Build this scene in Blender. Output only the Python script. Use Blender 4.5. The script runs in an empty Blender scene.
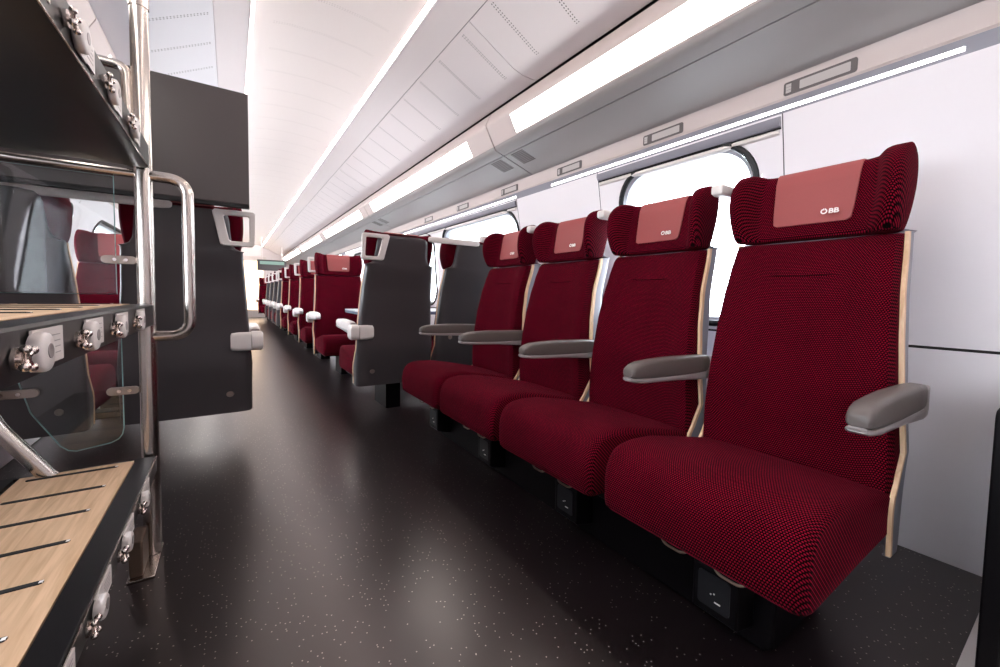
import bpy, bmesh, math, random
from mathutils import Vector, Matrix
random.seed(7)
C = bpy.context.scene.collection
PI = math.pi
sc = bpy.context.scene

# ------------------------------------------------------------------ materials
def nd(nt, t, **k):
    n = nt.nodes.new(t)
    for a, v in k.items(): setattr(n, a, v)
    return n

def mat(name, col, rough=.5, metal=0., spec=.5, sheen=0., noise=0., nscale=40., bump=0., coat=0., sheen_tint=None):
    m = bpy.data.materials.new(name); m.use_nodes = True
    nt = m.node_tree; b = nt.nodes['Principled BSDF']
    b.inputs['Base Color'].default_value = (*col, 1)
    b.inputs['Roughness'].default_value = rough
    b.inputs['Metallic'].default_value = metal
    b.inputs['Specular IOR Level'].default_value = spec
    b.inputs['Coat Weight'].default_value = coat
    if sheen:
        b.inputs['Sheen Weight'].default_value = sheen
        b.inputs['Sheen Roughness'].default_value = .4
        if sheen_tint: b.inputs['Sheen Tint'].default_value = (*sheen_tint, 1)
    tc = nd(nt, 'ShaderNodeTexCoord')
    nz = nd(nt, 'ShaderNodeTexNoise'); nz.inputs['Scale'].default_value = nscale
    nz.inputs['Detail'].default_value = 4
    nt.links.new(tc.outputs['Object'], nz.inputs['Vector'])
    if noise:
        mx = nd(nt, 'ShaderNodeMix', data_type='RGBA')
        mx.inputs['A'].default_value = (*[c*(1-noise) for c in col], 1)
        mx.inputs['B'].default_value = (*[min(1, c*(1+noise)) for c in col], 1)
        nt.links.new(nz.outputs['Fac'], mx.inputs['Factor'])
        nt.links.new(mx.outputs['Result'], b.inputs['Base Color'])
    if bump:
        bp = nd(nt, 'ShaderNodeBump'); bp.inputs['Strength'].default_value = bump
        bp.inputs['Distance'].default_value = .002
        nt.links.new(nz.outputs['Fac'], bp.inputs['Height'])
        nt.links.new(bp.outputs['Normal'], b.inputs['Normal'])
    return m

def emit(name, col, s):
    m = bpy.data.materials.new(name); m.use_nodes = True
    nt = m.node_tree; nt.nodes.clear()
    e = nd(nt, 'ShaderNodeEmission'); e.inputs[0].default_value = (*col, 1); e.inputs[1].default_value = s
    o = nd(nt, 'ShaderNodeOutputMaterial'); nt.links.new(e.outputs[0], o.inputs[0])
    return m

def math_n(nt, op, a, b=None, c=None):
    n = nd(nt, 'ShaderNodeMath', operation=op)
    for i, v in enumerate((a, b, c)):
        if v is None: continue
        if isinstance(v, (int, float)): n.inputs[i].default_value = v
        else: nt.links.new(v, n.inputs[i])
    return n.outputs[0]

def fabric(name, dark, light, cell=.0060):
    m = bpy.data.materials.new(name); m.use_nodes = True
    nt = m.node_tree; b = nt.nodes['Principled BSDF']
    tc = nd(nt, 'ShaderNodeTexCoord'); s = nd(nt, 'ShaderNodeSeparateXYZ')
    nt.links.new(tc.outputs['Object'], s.inputs[0])
    t = math_n(nt, 'ADD', s.outputs['Y'], s.outputs['Z'])
    u = math_n(nt, 'DIVIDE', s.outputs['X'], cell)
    v = math_n(nt, 'DIVIDE', t, cell)
    row = math_n(nt, 'FLOOR', v)
    half = math_n(nt, 'MULTIPLY', math_n(nt, 'MODULO', row, 2.), .5)
    uu = math_n(nt, 'ADD', u, half)
    fu = math_n(nt, 'SUBTRACT', math_n(nt, 'FRACT', uu), .5)
    fv = math_n(nt, 'SUBTRACT', math_n(nt, 'FRACT', v), .5)
    r2 = math_n(nt, 'ADD', math_n(nt, 'MULTIPLY', fu, fu), math_n(nt, 'MULTIPLY', fv, fv))
    r = math_n(nt, 'SQRT', r2)
    mr = nd(nt, 'ShaderNodeMapRange', interpolation_type='SMOOTHSTEP')
    mr.inputs['From Min'].default_value = .44; mr.inputs['From Max'].default_value = .14
    nt.links.new(r, mr.inputs['Value'])
    nz = nd(nt, 'ShaderNodeTexNoise'); nz.inputs['Scale'].default_value = 260; nz.inputs['Detail'].default_value = 2
    nt.links.new(tc.outputs['Object'], nz.inputs['Vector'])
    nb = nd(nt, 'ShaderNodeTexNoise'); nb.inputs['Scale'].default_value = 9; nb.inputs['Detail'].default_value = 3
    nt.links.new(tc.outputs['Object'], nb.inputs['Vector'])
    k = math_n(nt, 'MULTIPLY', mr.outputs[0], math_n(nt, 'MULTIPLY_ADD', nz.outputs['Fac'], 1.1, .35))
    k = math_n(nt, 'MULTIPLY', k, math_n(nt, 'MULTIPLY_ADD', nb.outputs['Fac'], .5, .75))
    mx = nd(nt, 'ShaderNodeMix', data_type='RGBA')
    mx.inputs['A'].default_value = (*dark, 1); mx.inputs['B'].default_value = (*light, 1)
    nt.links.new(k, mx.inputs['Factor']); nt.links.new(mx.outputs['Result'], b.inputs['Base Color'])
    b.inputs['Roughness'].default_value = .95
    b.inputs['Specular IOR Level'].default_value = .06
    b.inputs['Sheen Weight'].default_value = .07
    b.inputs['Sheen Roughness'].default_value = .35
    b.inputs['Sheen Tint'].default_value = (.9, .05, .14, 1)
    bp = nd(nt, 'ShaderNodeBump'); bp.inputs['Strength'].default_value = .5; bp.inputs['Distance'].default_value = .001
    nt.links.new(mr.outputs[0], bp.inputs['Height']); nt.links.new(bp.outputs['Normal'], b.inputs['Normal'])
    return m

def wood(name, c1, c2, axis_scale=(60, 3, 60), rough=.45):
    m = bpy.data.materials.new(name); m.use_nodes = True
    nt = m.node_tree; b = nt.nodes['Principled BSDF']
    tc = nd(nt, 'ShaderNodeTexCoord'); mp = nd(nt, 'ShaderNodeMapping')
    mp.inputs['Scale'].default_value = axis_scale
    nz = nd(nt, 'ShaderNodeTexNoise'); nz.inputs['Scale'].default_value = 1.; nz.inputs['Detail'].default_value = 5
    nz.inputs['Distortion'].default_value = .6
    nt.links.new(tc.outputs['Object'], mp.inputs[0]); nt.links.new(mp.outputs[0], nz.inputs['Vector'])
    cr = nd(nt, 'ShaderNodeValToRGB'); cr.color_ramp.elements[0].position = .35; cr.color_ramp.elements[1].position = .65
    cr.color_ramp.elements[0].color = (*c1, 1); cr.color_ramp.elements[1].color = (*c2, 1)
    nt.links.new(nz.outputs['Fac'], cr.inputs[0]); nt.links.new(cr.outputs[0], b.inputs['Base Color'])
    b.inputs['Roughness'].default_value = rough
    return m

def perforated(name, col, rough, x0, x1, pitch, phase, two=True, dark=.25):
    # panel with transverse double rows of small round holes
    m = bpy.data.materials.new(name); m.use_nodes = True
    nt = m.node_tree; b = nt.nodes['Principled BSDF']
    b.inputs['Roughness'].default_value = rough
    tc = nd(nt, 'ShaderNodeTexCoord'); s = nd(nt, 'ShaderNodeSeparateXYZ')
    nt.links.new(tc.outputs['Object'], s.inputs[0])
    X, Y = s.outputs['X'], s.outputs['Y']
    q = .0132
    ym = math_n(nt, 'WRAP', math_n(nt, 'ADD', Y, phase), pitch/2, -pitch/2)
    if two: ya = math_n(nt, 'SUBTRACT', math_n(nt, 'ABSOLUTE', ym), q/2)
    else: ya = ym
    fx = math_n(nt, 'WRAP', X, q/2, -q/2)
    r = math_n(nt, 'SQRT', math_n(nt, 'ADD', math_n(nt, 'MULTIPLY', fx, fx), math_n(nt, 'MULTIPLY', ya, ya)))
    hole = math_n(nt, 'LESS_THAN', r, .0033)
    inx = math_n(nt, 'MULTIPLY', math_n(nt, 'GREATER_THAN', X, x0), math_n(nt, 'LESS_THAN', X, x1))
    h = math_n(nt, 'MULTIPLY', hole, inx)
    mx = nd(nt, 'ShaderNodeMix', data_type='RGBA')
    mx.inputs['A'].default_value = (*col, 1); mx.inputs['B'].default_value = (*[c*dark for c in col], 1)
    nt.links.new(h, mx.inputs['Factor']); nt.links.new(mx.outputs['Result'], b.inputs['Base Color'])
    return m

def pane(name, tint=(1, 1, 1), refl=.9):
    m = bpy.data.materials.new(name); m.use_nodes = True
    nt = m.node_tree; nt.nodes.clear()
    tr = nd(nt, 'ShaderNodeBsdfTransparent'); tr.inputs[0].default_value = (*tint, 1)
    gl = nd(nt, 'ShaderNodeBsdfGlossy'); gl.inputs['Roughness'].default_value = .02
    fr = nd(nt, 'ShaderNodeFresnel'); fr.inputs[0].default_value = 1.5
    f = math_n(nt, 'MULTIPLY', fr.outputs[0], refl)
    mx = nd(nt, 'ShaderNodeMixShader'); o = nd(nt, 'ShaderNodeOutputMaterial')
    nt.links.new(f, mx.inputs[0]); nt.links.new(tr.outputs[0], mx.inputs[1]); nt.links.new(gl.outputs[0], mx.inputs[2])
    nt.links.new(mx.outputs[0], o.inputs[0])
    return m

def floor_mat():
    m = bpy.data.materials.new('speckled_rubber_floor'); m.use_nodes = True
    nt = m.node_tree; b = nt.nodes['Principled BSDF']
    tc = nd(nt, 'ShaderNodeTexCoord')
    vo = nd(nt, 'ShaderNodeTexVoronoi'); vo.inputs['Scale'].default_value = 95; vo.voronoi_dimensions = '2D'
    nt.links.new(tc.outputs['Object'], vo.inputs['Vector'])
    near = math_n(nt, 'LESS_THAN', vo.outputs['Distance'], .15)
    sp = nd(nt, 'ShaderNodeSeparateColor'); nt.links.new(vo.outputs['Color'], sp.inputs[0])
    pick = math_n(nt, 'GREATER_THAN', sp.outputs[0], .90)
    fleck = math_n(nt, 'MULTIPLY', near, pick)
    nz = nd(nt, 'ShaderNodeTexNoise'); nz.inputs['Scale'].default_value = 2.5; nz.inputs['Detail'].default_value = 6
    nt.links.new(tc.outputs['Object'], nz.inputs['Vector'])
    cr = nd(nt, 'ShaderNodeValToRGB'); cr.color_ramp.elements[0].position = .3; cr.color_ramp.elements[1].position = .75
    cr.color_ramp.elements[0].color = (.0060, .0034, .0046, 1); cr.color_ramp.elements[1].color = (.0095, .0060, .0072, 1)
    nt.links.new(nz.outputs['Fac'], cr.inputs[0])
    mx = nd(nt, 'ShaderNodeMix', data_type='RGBA')
    nt.links.new(cr.outputs[0], mx.inputs['A']); mx.inputs['B'].default_value = (.50, .43, .38, 1)
    nt.links.new(fleck, mx.inputs['Factor']); nt.links.new(mx.outputs['Result'], b.inputs['Base Color'])
    b.inputs['Roughness'].default_value = .28
    b.inputs['Specular IOR Level'].default_value = 1.0
    b.inputs['Specular Tint'].default_value = (1., .88, .84, 1)
    return m

M = dict(
    floor=floor_mat(),
    fabric=fabric('red_velour_weave', (.0022, .0001, .0005), (.240, .0020, .0210)),
    pad=mat('dusky_pink_leather', (.27, .045, .045), .5, noise=.06, nscale=300, bump=.15),
    logo=mat('white_print', (.85, .8, .78), .5),
    beech=wood('beech_plywood_edge', (.70, .43, .24), (.86, .60, .38), (80, 80, 6)),
    board=wood('maple_shelf_board', (.50, .31, .18), (.68, .45, .29), (70, 5, 60), .5),
    shell=mat('grey_satin_shell', (.052, .045, .049), .32, noise=.04, nscale=200),
    shell_light=mat('silver_grey_bench_shell', (.24, .23, .27), .42),
    arm=mat('warm_grey_armrest_pad', (.105, .085, .080), .45, noise=.05, nscale=200, bump=.1),
    arm_rail=mat('silver_armrest_rail', (.36, .32, .32), .32, metal=.35),
    white_plastic=mat('off_white_grip_plastic', (.74, .68, .66), .35),
    wall=mat('lilac_white_wall_panel', (.83, .785, .815), .42, noise=.015, nscale=4),
    ceil=mat('pale_ceiling_panel', (.82, .77, .78), .5),
    beige=mat('beige_bin_front', (.58, .495, .475), .42),
    under=mat('grey_bin_underside', (.36, .34, .33), .36, noise=.02, nscale=3),
    gap=mat('black_joint', (.006, .005, .006), .8),
    black=mat('black_powder_coat', (.0016, .0010, .0017), .45, spec=.12, noise=.1, nscale=60),
    shelf_black=mat('black_shelf_coating', (.004, .0032, .0042), .34, spec=.55),
    blackrub=mat('black_window_rubber', (.008, .008, .010), .45, spec=.3),
    silver=mat('silver_window_bezel', (.42, .44, .48), .3, metal=.5),
    chrome=mat('brushed_steel_tube', (.55, .49, .45), .22, metal=1., noise=.05, nscale=30),
    keysteel=mat('bright_steel_lock', (.72, .64, .60), .2, metal=1.),
    panel=mat('dark_brown_grey_laminate', (.050, .039, .039), .42, noise=.03, nscale=120),
    screen=mat('grey_display_film', (.46, .42, .41), .3),
    dframe=mat('dark_display_bezel', (.10, .085, .085), .35),
    bronze=mat('dark_bronze_bracket', (.17, .115, .085), .38, metal=.7),
    bolt=mat('brushed_bolt_cover', (.34, .28, .25), .35, metal=.8),
    perf_r=perforated('perforated_ceiling_right', (.82, .77, .78), .5, 1.05, 1.335, .292, .05),
    perf_l=perforated('perforated_ceiling_left', (.80, .80, .84), .5, -.355, -.07, .292, .05),
    perf_c=perforated('perforated_ceiling_centre', (.88, .83, .82), .6, .22, .78, .30, .0, dark=.8),
    glass=pane('window_glass', (.97, .985, 1), .8),
    screen_glass=pane('smoke_free_screen_glass', (.93, .96, .96), 1.3),
    glass_edge=mat('green_glass_edge', (.45, .75, .73), .2),
    lamp=emit('bin_light_diffuser', (1., .95, .90), 7.5),
    cove=emit('cove_light_strip', (1., .90, .84), 22.),
    led=emit('reading_led_strip', (1., .97, .96), 7.),
    info=emit('information_screen', (.35, .5, .44), .6),
    warm=emit('vestibule_lamp', (1., .72, .48), 2.2),
    table=mat('white_table_laminate', (.62, .62, .66), .3),
    dark_floor_plate=mat('pale_threshold_plate', (.72, .66, .64), .45),
    dark_blue=mat('dark_blue_grey_table_rim', (.07, .10, .16), .4),
)

# ------------------------------------------------------------------ geometry helpers
def BM(): return bmesh.new()

def finish(o, smooth, bevel, sub, seg=3):
    me = o.data
    if bevel:
        md = o.modifiers.new('bevel', 'BEVEL'); md.width = bevel; md.segments = seg
        md.limit_method = 'ANGLE'; md.angle_limit = math.radians(50)
    if sub:
        md = o.modifiers.new('subsurf', 'SUBSURF'); md.levels = sub; md.render_levels = sub

def to_mesh(name, bm, m, smooth=True):
    bmesh.ops.remove_doubles(bm, verts=bm.verts, dist=1e-6)
    bmesh.ops.recalc_face_normals(bm, faces=bm.faces)
    me = bpy.data.meshes.new(name); bm.to_mesh(me); bm.free()
    me.materials.append(m)
    for p in me.polygons: p.use_smooth = smooth
    if smooth: me.set_sharp_from_angle(angle=math.radians(42))
    return me

def obj(name, bm, m, parent=None, bevel=None, sub=None, smooth=True, loc=None, rot=None):
    me = bm if isinstance(bm, bpy.types.Mesh) else to_mesh(name, bm, m, smooth)
    o = bpy.data.objects.new(name, me); C.objects.link(o)
    if parent: o.parent = parent
    if loc: o.location = loc
    if rot: o.rotation_euler = rot
    finish(o, smooth, bevel, sub)
    return o

def tag(o, label=None, cat=None, group=None, kind=None):
    if label: o['label'] = label
    if cat: o['category'] = cat
    if group: o['group'] = group
    if kind: o['kind'] = kind
    return o

def thing(name, label, cat, loc=(0, 0, 0), rz=0, group=None, scale=None):
    o = bpy.data.objects.new(name, None); C.objects.link(o)
    o.location = loc; o.rotation_euler = (0, 0, rz); o.empty_display_size = .1
    if scale: o.scale = scale
    return tag(o, label, cat, group)

def struct(name, bm, m, **k):
    o = obj(name, bm, m, **k)
    if not o.parent: o['kind'] = 'structure'
    return o

def box(bm, x0, x1, y0, y1, z0, z1):
    v = [bm.verts.new((x, y, z)) for x in (x0, x1) for y in (y0, y1) for z in (z0, z1)]
    for f in ((0, 1, 3, 2), (4, 6, 7, 5), (0, 4, 5, 1), (2, 3, 7, 6), (0, 2, 6, 4), (1, 5, 7, 3)):
        bm.faces.new([v[i] for i in f])
    return v

def prism(bm, poly, axis, a0, a1):
    def mk(p, a):
        if axis == 'x': return (a, p[0], p[1])
        if axis == 'y': return (p[0], a, p[1])
        return (p[0], p[1], a)
    A = [bm.verts.new(mk(p, a0)) for p in poly]; B = [bm.verts.new(mk(p, a1)) for p in poly]
    n = len(poly)
    bm.faces.new(A); bm.faces.new(B[::-1])
    for i in range(n): bm.faces.new((A[i], B[i], B[(i+1) % n], A[(i+1) % n]))

def sheet(bm, prof, y0, y1, t=.01, dn=None):
    """thin extruded shell along Y from an open XZ profile; thickness to the outside (dn: +1/-1 in normal)"""
    off = []
    for i, p in enumerate(prof):
        a = prof[max(i-1, 0)]; b = prof[min(i+1, len(prof)-1)]
        dx, dz = b[0]-a[0], b[1]-a[1]; l = math.hypot(dx, dz)
        off.append((p[0] - dz/l*t*dn, p[1] + dx/l*t*dn))
    prism(bm, list(prof) + off[::-1], 'y', y0, y1)

def rounded(pts, r, n=6):
    """round the inner corners of a 3D polyline"""
    out = [Vector(pts[0])]
    for i in range(1, len(pts)-1):
        p0, p, p1 = Vector(pts[i-1]), Vector(pts[i]), Vector(pts[i+1])
        a = (p0-p); b = (p1-p); rr = min(r, a.length*.49, b.length*.49)
        s = p + a.normalized()*rr; e = p + b.normalized()*rr
        for k in range(n+1):
            t = k/n; out.append((1-t)**2*s + 2*t*(1-t)*p + t*t*e)
    out.append(Vector(pts[-1])); return out

def tube(bm, pts, r, seg=16, closed=False, flat=None):
    pts = [Vector(p) for p in pts]; n = len(pts); rings = []
    up = None
    for i, p in enumerate(pts):
        if closed: t = (pts[(i+1) % n] - pts[i-1]).normalized()
        else: t = (pts[min(i+1, n-1)] - pts[max(i-1, 0)]).normalized()
        if up is None:
            up = Vector((0, 0, 1)) if abs(t.z) < .9 else Vector((0, 1, 0))
        s = t.cross(up).normalized(); up = s.cross(t).normalized()
        ring = []
        for k in range(seg):
            a = 2*PI*k/seg
            ring.append(bm.verts.new(p + s*math.cos(a)*r*(flat or 1) + up*math.sin(a)*r))
        rings.append(ring)
    for i in range(n if closed else n-1):
        A, B = rings[i], rings[(i+1) % n]
        for k in range(seg): bm.faces.new((A[k], A[(k+1) % seg], B[(k+1) % seg], B[k]))
    if not closed: bm.faces.new(rings[0][::-1]); bm.faces.new(rings[-1])

def loft(bm, rings, cap=True):
    R = [[bm.verts.new(p) for p in r] for r in rings]; n = len(R[0])
    for A, B in zip(R, R[1:]):
        for k in range(n): bm.faces.new((A[k], A[(k+1) % n], B[(k+1) % n], B[k]))
    if cap: bm.faces.new(R[0][::-1]); bm.faces.new(R[-1])

def cyl(bm, c, r, h, axis='z', seg=24, r2=None):
    r2 = r if r2 is None else r2
    ra, rb = [], []
    for k in range(seg):
        a = 2*PI*k/seg; u, v = math.cos(a), math.sin(a)
        def mk(R, d):
            if axis == 'z': return (c[0]+u*R, c[1]+v*R, c[2]+d)
            if axis == 'y': return (c[0]+u*R, c[1]+d, c[2]+v*R)
            return (c[0]+d, c[1]+u*R, c[2]+v*R)
        ra.append(mk(r, 0)); rb.append(mk(r2, h))
    loft(bm, [ra, rb])

def rrect(cx, cy, w, h, r, n=5):
    out = []
    for sx, sy, a0 in ((1, 1, 0), (-1, 1, 90), (-1, -1, 180), (1, -1, 270)):
        for k in range(n+1):
            a = math.radians(a0 + 90*k/n)
            out.append((cx + sx*(w/2-r) + r*math.cos(a), cy + sy*(h/2-r) + r*math.sin(a)))
    return out

def interp(tab, z):
    if z <= tab[0][0]: return tab[0][1]
    for (a, va), (b, vb) in zip(tab, tab[1:]):
        if z <= b:
            t = (z-a)/(b-a); t = t*t*(3-2*t)*.4 + t*.6
            return va + (vb-va)*t
    return tab[-1][1]

# ------------------------------------------------------------------ room shell
Y0, Y1 = -1.3, 15.6
XC = .49                                   # mirror plane of the coach
UP = [(1.945, .708), (1.942, .95), (1.928, 1.18), (1.905, 1.37), (1.882, 1.5), (1.862, 1.605)]    # leaning upper wall, right
UPL = [(-1.07, .708), (-1.06, .95), (-1.03, 1.18), (-.985, 1.37), (-.94, 1.5), (-.885, 1.605)]

bm = BM(); box(bm, -1.12, 2.0, Y0-.02, Y1+.02, -.06, 0); struct('floor', bm, M['floor'], smooth=False)
def wx(tab, z):
    for (xa, za), (xb, zb) in zip(tab, tab[1:]):
        if z <= zb: return xa + (xb-xa)*(z-za)/(zb-za)
    return tab[-1][0]

def wall(name, tab, out, wins, lower_x):
    """upper wall with rounded window openings, built cell by cell (y,z) and pushed onto the leaning profile"""
    bm = BM(); z0, z1 = tab[0][1], tab[-1][1]
    NZ = 22
    def quad_cell(ya, yb):
        for i in range(NZ):
            za = z0+(z1-z0)*i/NZ; zb = z0+(z1-z0)*(i+1)/NZ
            v = [bm.verts.new((wx(tab, z), y, z)) for y, z in ((ya, za), (yb, za), (yb, zb), (ya, zb))]
            bm.faces.new(v)
    y = Y0
    for (wy0, wy1, wz0, wz1, r) in wins:
        quad_cell(y, wy0-.03)
        a, b = wy0-.03, wy1+.03
        cy, cz = (wy0+wy1)/2, (wz0+wz1)/2
        inner = rrect(cy, cz, wy1-wy0, wz1-wz0, r, 8)
        outer = []
        hw, hu, hd = (b-a)/2, z1-cz, cz-z0
        for (py, pz) in inner:
            dy, dz = py-cy, pz-cz
            k = min(hw/abs(dy) if abs(dy) > 1e-6 else 1e9, (hu if dz > 0 else hd)/abs(dz) if abs(dz) > 1e-6 else 1e9)
            outer.append((cy+dy*k, cz+dz*k))
        # snap the nearest outer point of each corner to the cell corner
        for (qy, qz) in ((a, z0), (b, z0), (a, z1), (b, z1)):
            j = min(range(len(outer)), key=lambda i: (outer[i][0]-qy)**2+(outer[i][1]-qz)**2)
            outer[j] = (qy, qz)
        n = len(inner); K = 3
        rings = []
        for s in range(K+1):
            t = s/K
            rings.append([bm.verts.new((wx(tab, i_[1]*(1-t)+o_[1]*t), i_[0]*(1-t)+o_[0]*t, i_[1]*(1-t)+o_[1]*t)) for i_, o_ in zip(inner, outer)])
        for A, B in zip(rings, rings[1:]):
            for k in range(n): bm.faces.new((A[k], A[(k+1) % n], B[(k+1) % n], B[k]))
        # reveal
        rv = [bm.verts.new((v.co.x+out*.06, v.co.y, v.co.z)) for v in rings[0]]
        for k in range(n): bm.faces.new((rings[0][k], rings[0][(k+1) % n], rv[(k+1) % n], rv[k]))
        y = b
    quad_cell(y, Y1)
    # lower wall
    box(bm, min(lower_x, lower_x+out*.05), max(lower_x, lower_x+out*.05), Y0, Y1, 0, .699)
    # outer skin above and below the windows so that no light leaks in
    xo = lower_x + out*.10
    o = struct(name, bm, M['wall'], smooth=True)
    return o

WR = [(.885, 1.60, .745, 1.548, .17), (2.63, 3.98, .745, 1.540, .17), (4.22, 5.60, .745, 1.540, .17),
      (6.3, 7.7, .745, 1.540, .17), (8.3, 9.7, .745, 1.540, .17), (10.3, 11.7, .745, 1.540, .17), (12.3, 13.7, .745, 1.540, .17)]
WL = [(-1.15, -.30, .745, 1.445, .10), (.0, 1.35, .745, 1.445, .15), (2.9, 4.3, .745, 1.445, .15), (4.9, 6.3, .745, 1.445, .15), (7.0, 8.4, .745, 1.445, .15), (9.0, 10.4, .745, 1.445, .15), (11.0, 12.4, .745, 1.445, .15)]
wall('wall_right', UP, 1, WR, 1.945)
wall('wall_left', UPL, -1, WL, -1.07)

bm = BM(); box(bm, -1.068, -.905, 2.0, Y1, 0, .19); struct('baseboard_left', bm, M['wall'], smooth=False, bevel=.01)
bm = BM(); box(bm, 1.9445, 1.955, Y0, Y1, .699, .708); struct('trim_1', bm, M['gap'], smooth=False)
bm = BM(); box(bm, -1.08, -1.0695, Y0, Y1, .699, .708); struct('trim_2', bm, M['gap'], smooth=False)
# vertical panel joints of the upper wall
k = 3
for yj in (.772, 1.762, 2.60, 5.66):
    bm = BM(); sheet(bm, [(x-.0012, z) for x, z in UP], yj-.0018, yj+.0018, .003, -1)
    struct('trim_%d' % k, bm, M['shell'], smooth=False); k += 1

def window(n, tab, out, w):
    wy0, wy1, wz0, wz1, r = w
    root = None
    cy, cz = (wy0+wy1)/2, (wz0+wz1)/2
    # rubber rim: rings pushed on the profile
    bm = BM(); rings = []
    for grow, dx in ((.022, -.001), (.019, -.008), (.006, -.011), (-.004, -.004), (-.008, .03)):
        rings.append([(wx(tab, pz)+out*dx, py, pz) for py, pz in rrect(cy, cz, wy1-wy0+2*grow, wz1-wz0+2*grow, r+grow, 10)])
    loft(bm, rings, cap=False)
    f = struct('window_%d' % n, bm, M['blackrub'])
    bm = BM(); rings = []
    for grow, dx in ((-.006, .004), (-.022, .012), (-.026, .05)):
        rings.append([(wx(tab, pz)+out*dx, py, pz) for py, pz in rrect(cy, cz, wy1-wy0+2*grow, wz1-wz0+2*grow, r+grow, 10)])
    loft(bm, rings, cap=False)
    obj('window_bezel', bm, M['silver'], f)
    bm = BM()
    ring = [(wx(tab, pz)+out*.045, py, pz) for py, pz in rrect(cy, cz, wy1-wy0, wz1-wz0, r, 10)]
    ring2 = [(x+out*.008, y, z) for x, y, z in ring]
    loft(bm, [ring, ring2]); obj('window_pane', bm, M['glass'], f, smooth=False)
n = 1
for w in WR: window(n, UP, 1, w); n += 1
for w in WL: window(n, UPL, -1, w); n += 1

# ceiling: centre panel with coves, side bands, perforated panels (right and mirrored left)
def mir(p): return [(2*XC - x, z) for x, z in p]
bm = BM(); cen = [(.125, 2.345), (.2, 2.372), (.3, 2.39), (.49, 2.40), (.68, 2.39), (.78, 2.372), (.855, 2.345)]
sheet(bm, cen, Y0, Y1, .012, 1); struct('ceiling', bm, M['perf_c'])
k = 20
for side in (0, 1):
    f = (lambda p: mir(p)) if side else (lambda p: p)
    dn = -1 if side else 1
    bm = BM(); sheet(bm, f([(.873, 2.318), (.95, 2.288), (1.033, 2.2535)]), Y0, Y1, .012, dn)
    struct('ceiling_cove_band' if 0 else 'trim_%d' % k, bm, M['ceil']); k += 1
    bm = BM()
    P_ = f([(1.035, 2.250), (1.18, 2.175), (1.316, 2.105), (1.38, 2.088), (1.475, 2.085)])
    for ya, yb in ((Y0, 1.889), (1.893, 4.88), (4.884, 7.87), (7.874, 10.86), (10.864, Y1)):
        sheet(bm, P_, ya, yb, .012, dn)
    struct('trim_%d' % k, bm, M['perf_l' if side else 'perf_r']); k += 1
    bm = BM(); sheet(bm, f([(1.0, 2.285), (1.19, 2.195), (1.32, 2.125), (1.56, 2.10)]), Y0, Y1, .01, dn)
    struct('trim_%d' % k, bm, M['gap']); k += 1
    # cove back wall
    bm = BM(); sheet(bm, f([(.858, 2.345), (.892, 2.362), (.892, 2.322), (.873, 2.318)]), Y0, Y1, .006, dn)
    struct('trim_%d' % k, bm, M['ceil']); k += 1

for side in (0, 1):
    bm = BM()
    xs = (.8805, .8885) if not side else (2*XC-.8885, 2*XC-.8805)
    box(bm, xs[0], xs[1], Y0+.05, Y1-.05, 2.3225, 2.350)
    o = obj('cove_light', bm, M['cove'], smooth=False)
    tag(o, 'long warm cove light strip along the %s edge of the centre ceiling' % ('left' if side else 'right'), 'ceiling light')

# outer shell that keeps daylight out above the bins and behind the walls
bm = BM()
box(bm, -1.2, 2.2, Y0-.04, Y1+.04, 2.45, 2.47)
struct('trim_40', bm, M['gap'], smooth=False)
for k, (a, b) in enumerate(((-1.20, -1.18), (2.18, 2.2))):
    bm = BM(); box(bm, a, b, Y0-.04, Y1+.04, 1.62, 2.47); struct('trim_%d' % (41+k), bm, M['gap'], smooth=False)
for k, (a, b) in enumerate(((-1.2, -.94), (1.87, 2.2))):
    bm = BM(); box(bm, a, b, Y0-.04, Y1+.04, 1.625, 1.64); struct('trim_%d' % (43+k), bm, M['gap'], smooth=False)
bm = BM(); box(bm, -1.2, 2.2, Y0-.05, Y0, -.05, 2.47); struct('wall_rear', bm, M['wall'], smooth=False)
# far end wall with its door
bm = BM()
box(bm, -1.2, .28, Y1, Y1+.05, 0, 2.47); box(bm, .98, 2.2, Y1, Y1+.05, 0, 2.47); box(bm, .28, .98, Y1, Y1+.05, 2.0, 2.47)
struct('wall_far', bm, M['ceil'], smooth=False)
bm = BM(); box(bm, .28, .98, Y1+.02, Y1+.05, 0, 2.0); d = struct('door_1', bm, M['white_plastic'], smooth=False)
bm = BM(); box(bm, .36, .90, Y1+.005, Y1+.02, .25, 1.85); obj('door_window', bm, M['warm'], d, bevel=.01)

# right hand light rail under the bins
def fascia(side):
    f = (lambda p: mir(p)) if side else (lambda p: p)
    dn = -1 if side else 1
    bm = BM()
    prof = f([(1.872, 1.596), (1.866, 1.603), (1.853, 1.652), (1.846, 1.658), (1.846, 1.716), (1.838, 1.735), (1.90, 1.76), (1.95, 1.66)])
    prism(bm, prof, 'y', Y0, Y1)
    return bm
tag(obj('light_rail', fascia(0), M['beige']), 'beige light rail running above the windows on the right wall', 'rail')
tag(obj('light_rail', fascia(1), M['beige']), 'beige light rail on the left wall behind the luggage rack', 'rail')
bm = BM(); prism(bm, [(1.8655, 1.603), (1.8645, 1.6028), (1.8517, 1.650), (1.8527, 1.6505)], 'y', Y0, Y1)
struct('trim_50', bm, M['shell_light'], smooth=False)
LEDS = [(.284, 2.185, 'above the window behind the four sideways seats'), (2.60, 5.20, 'above the window behind the grey seat backs'), (5.6, 8.2, 'above the first rows of red seats'), (8.6, 11.2, 'above the far grey seats'), (11.6, 14.2, 'nearest the far end door')]
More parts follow.
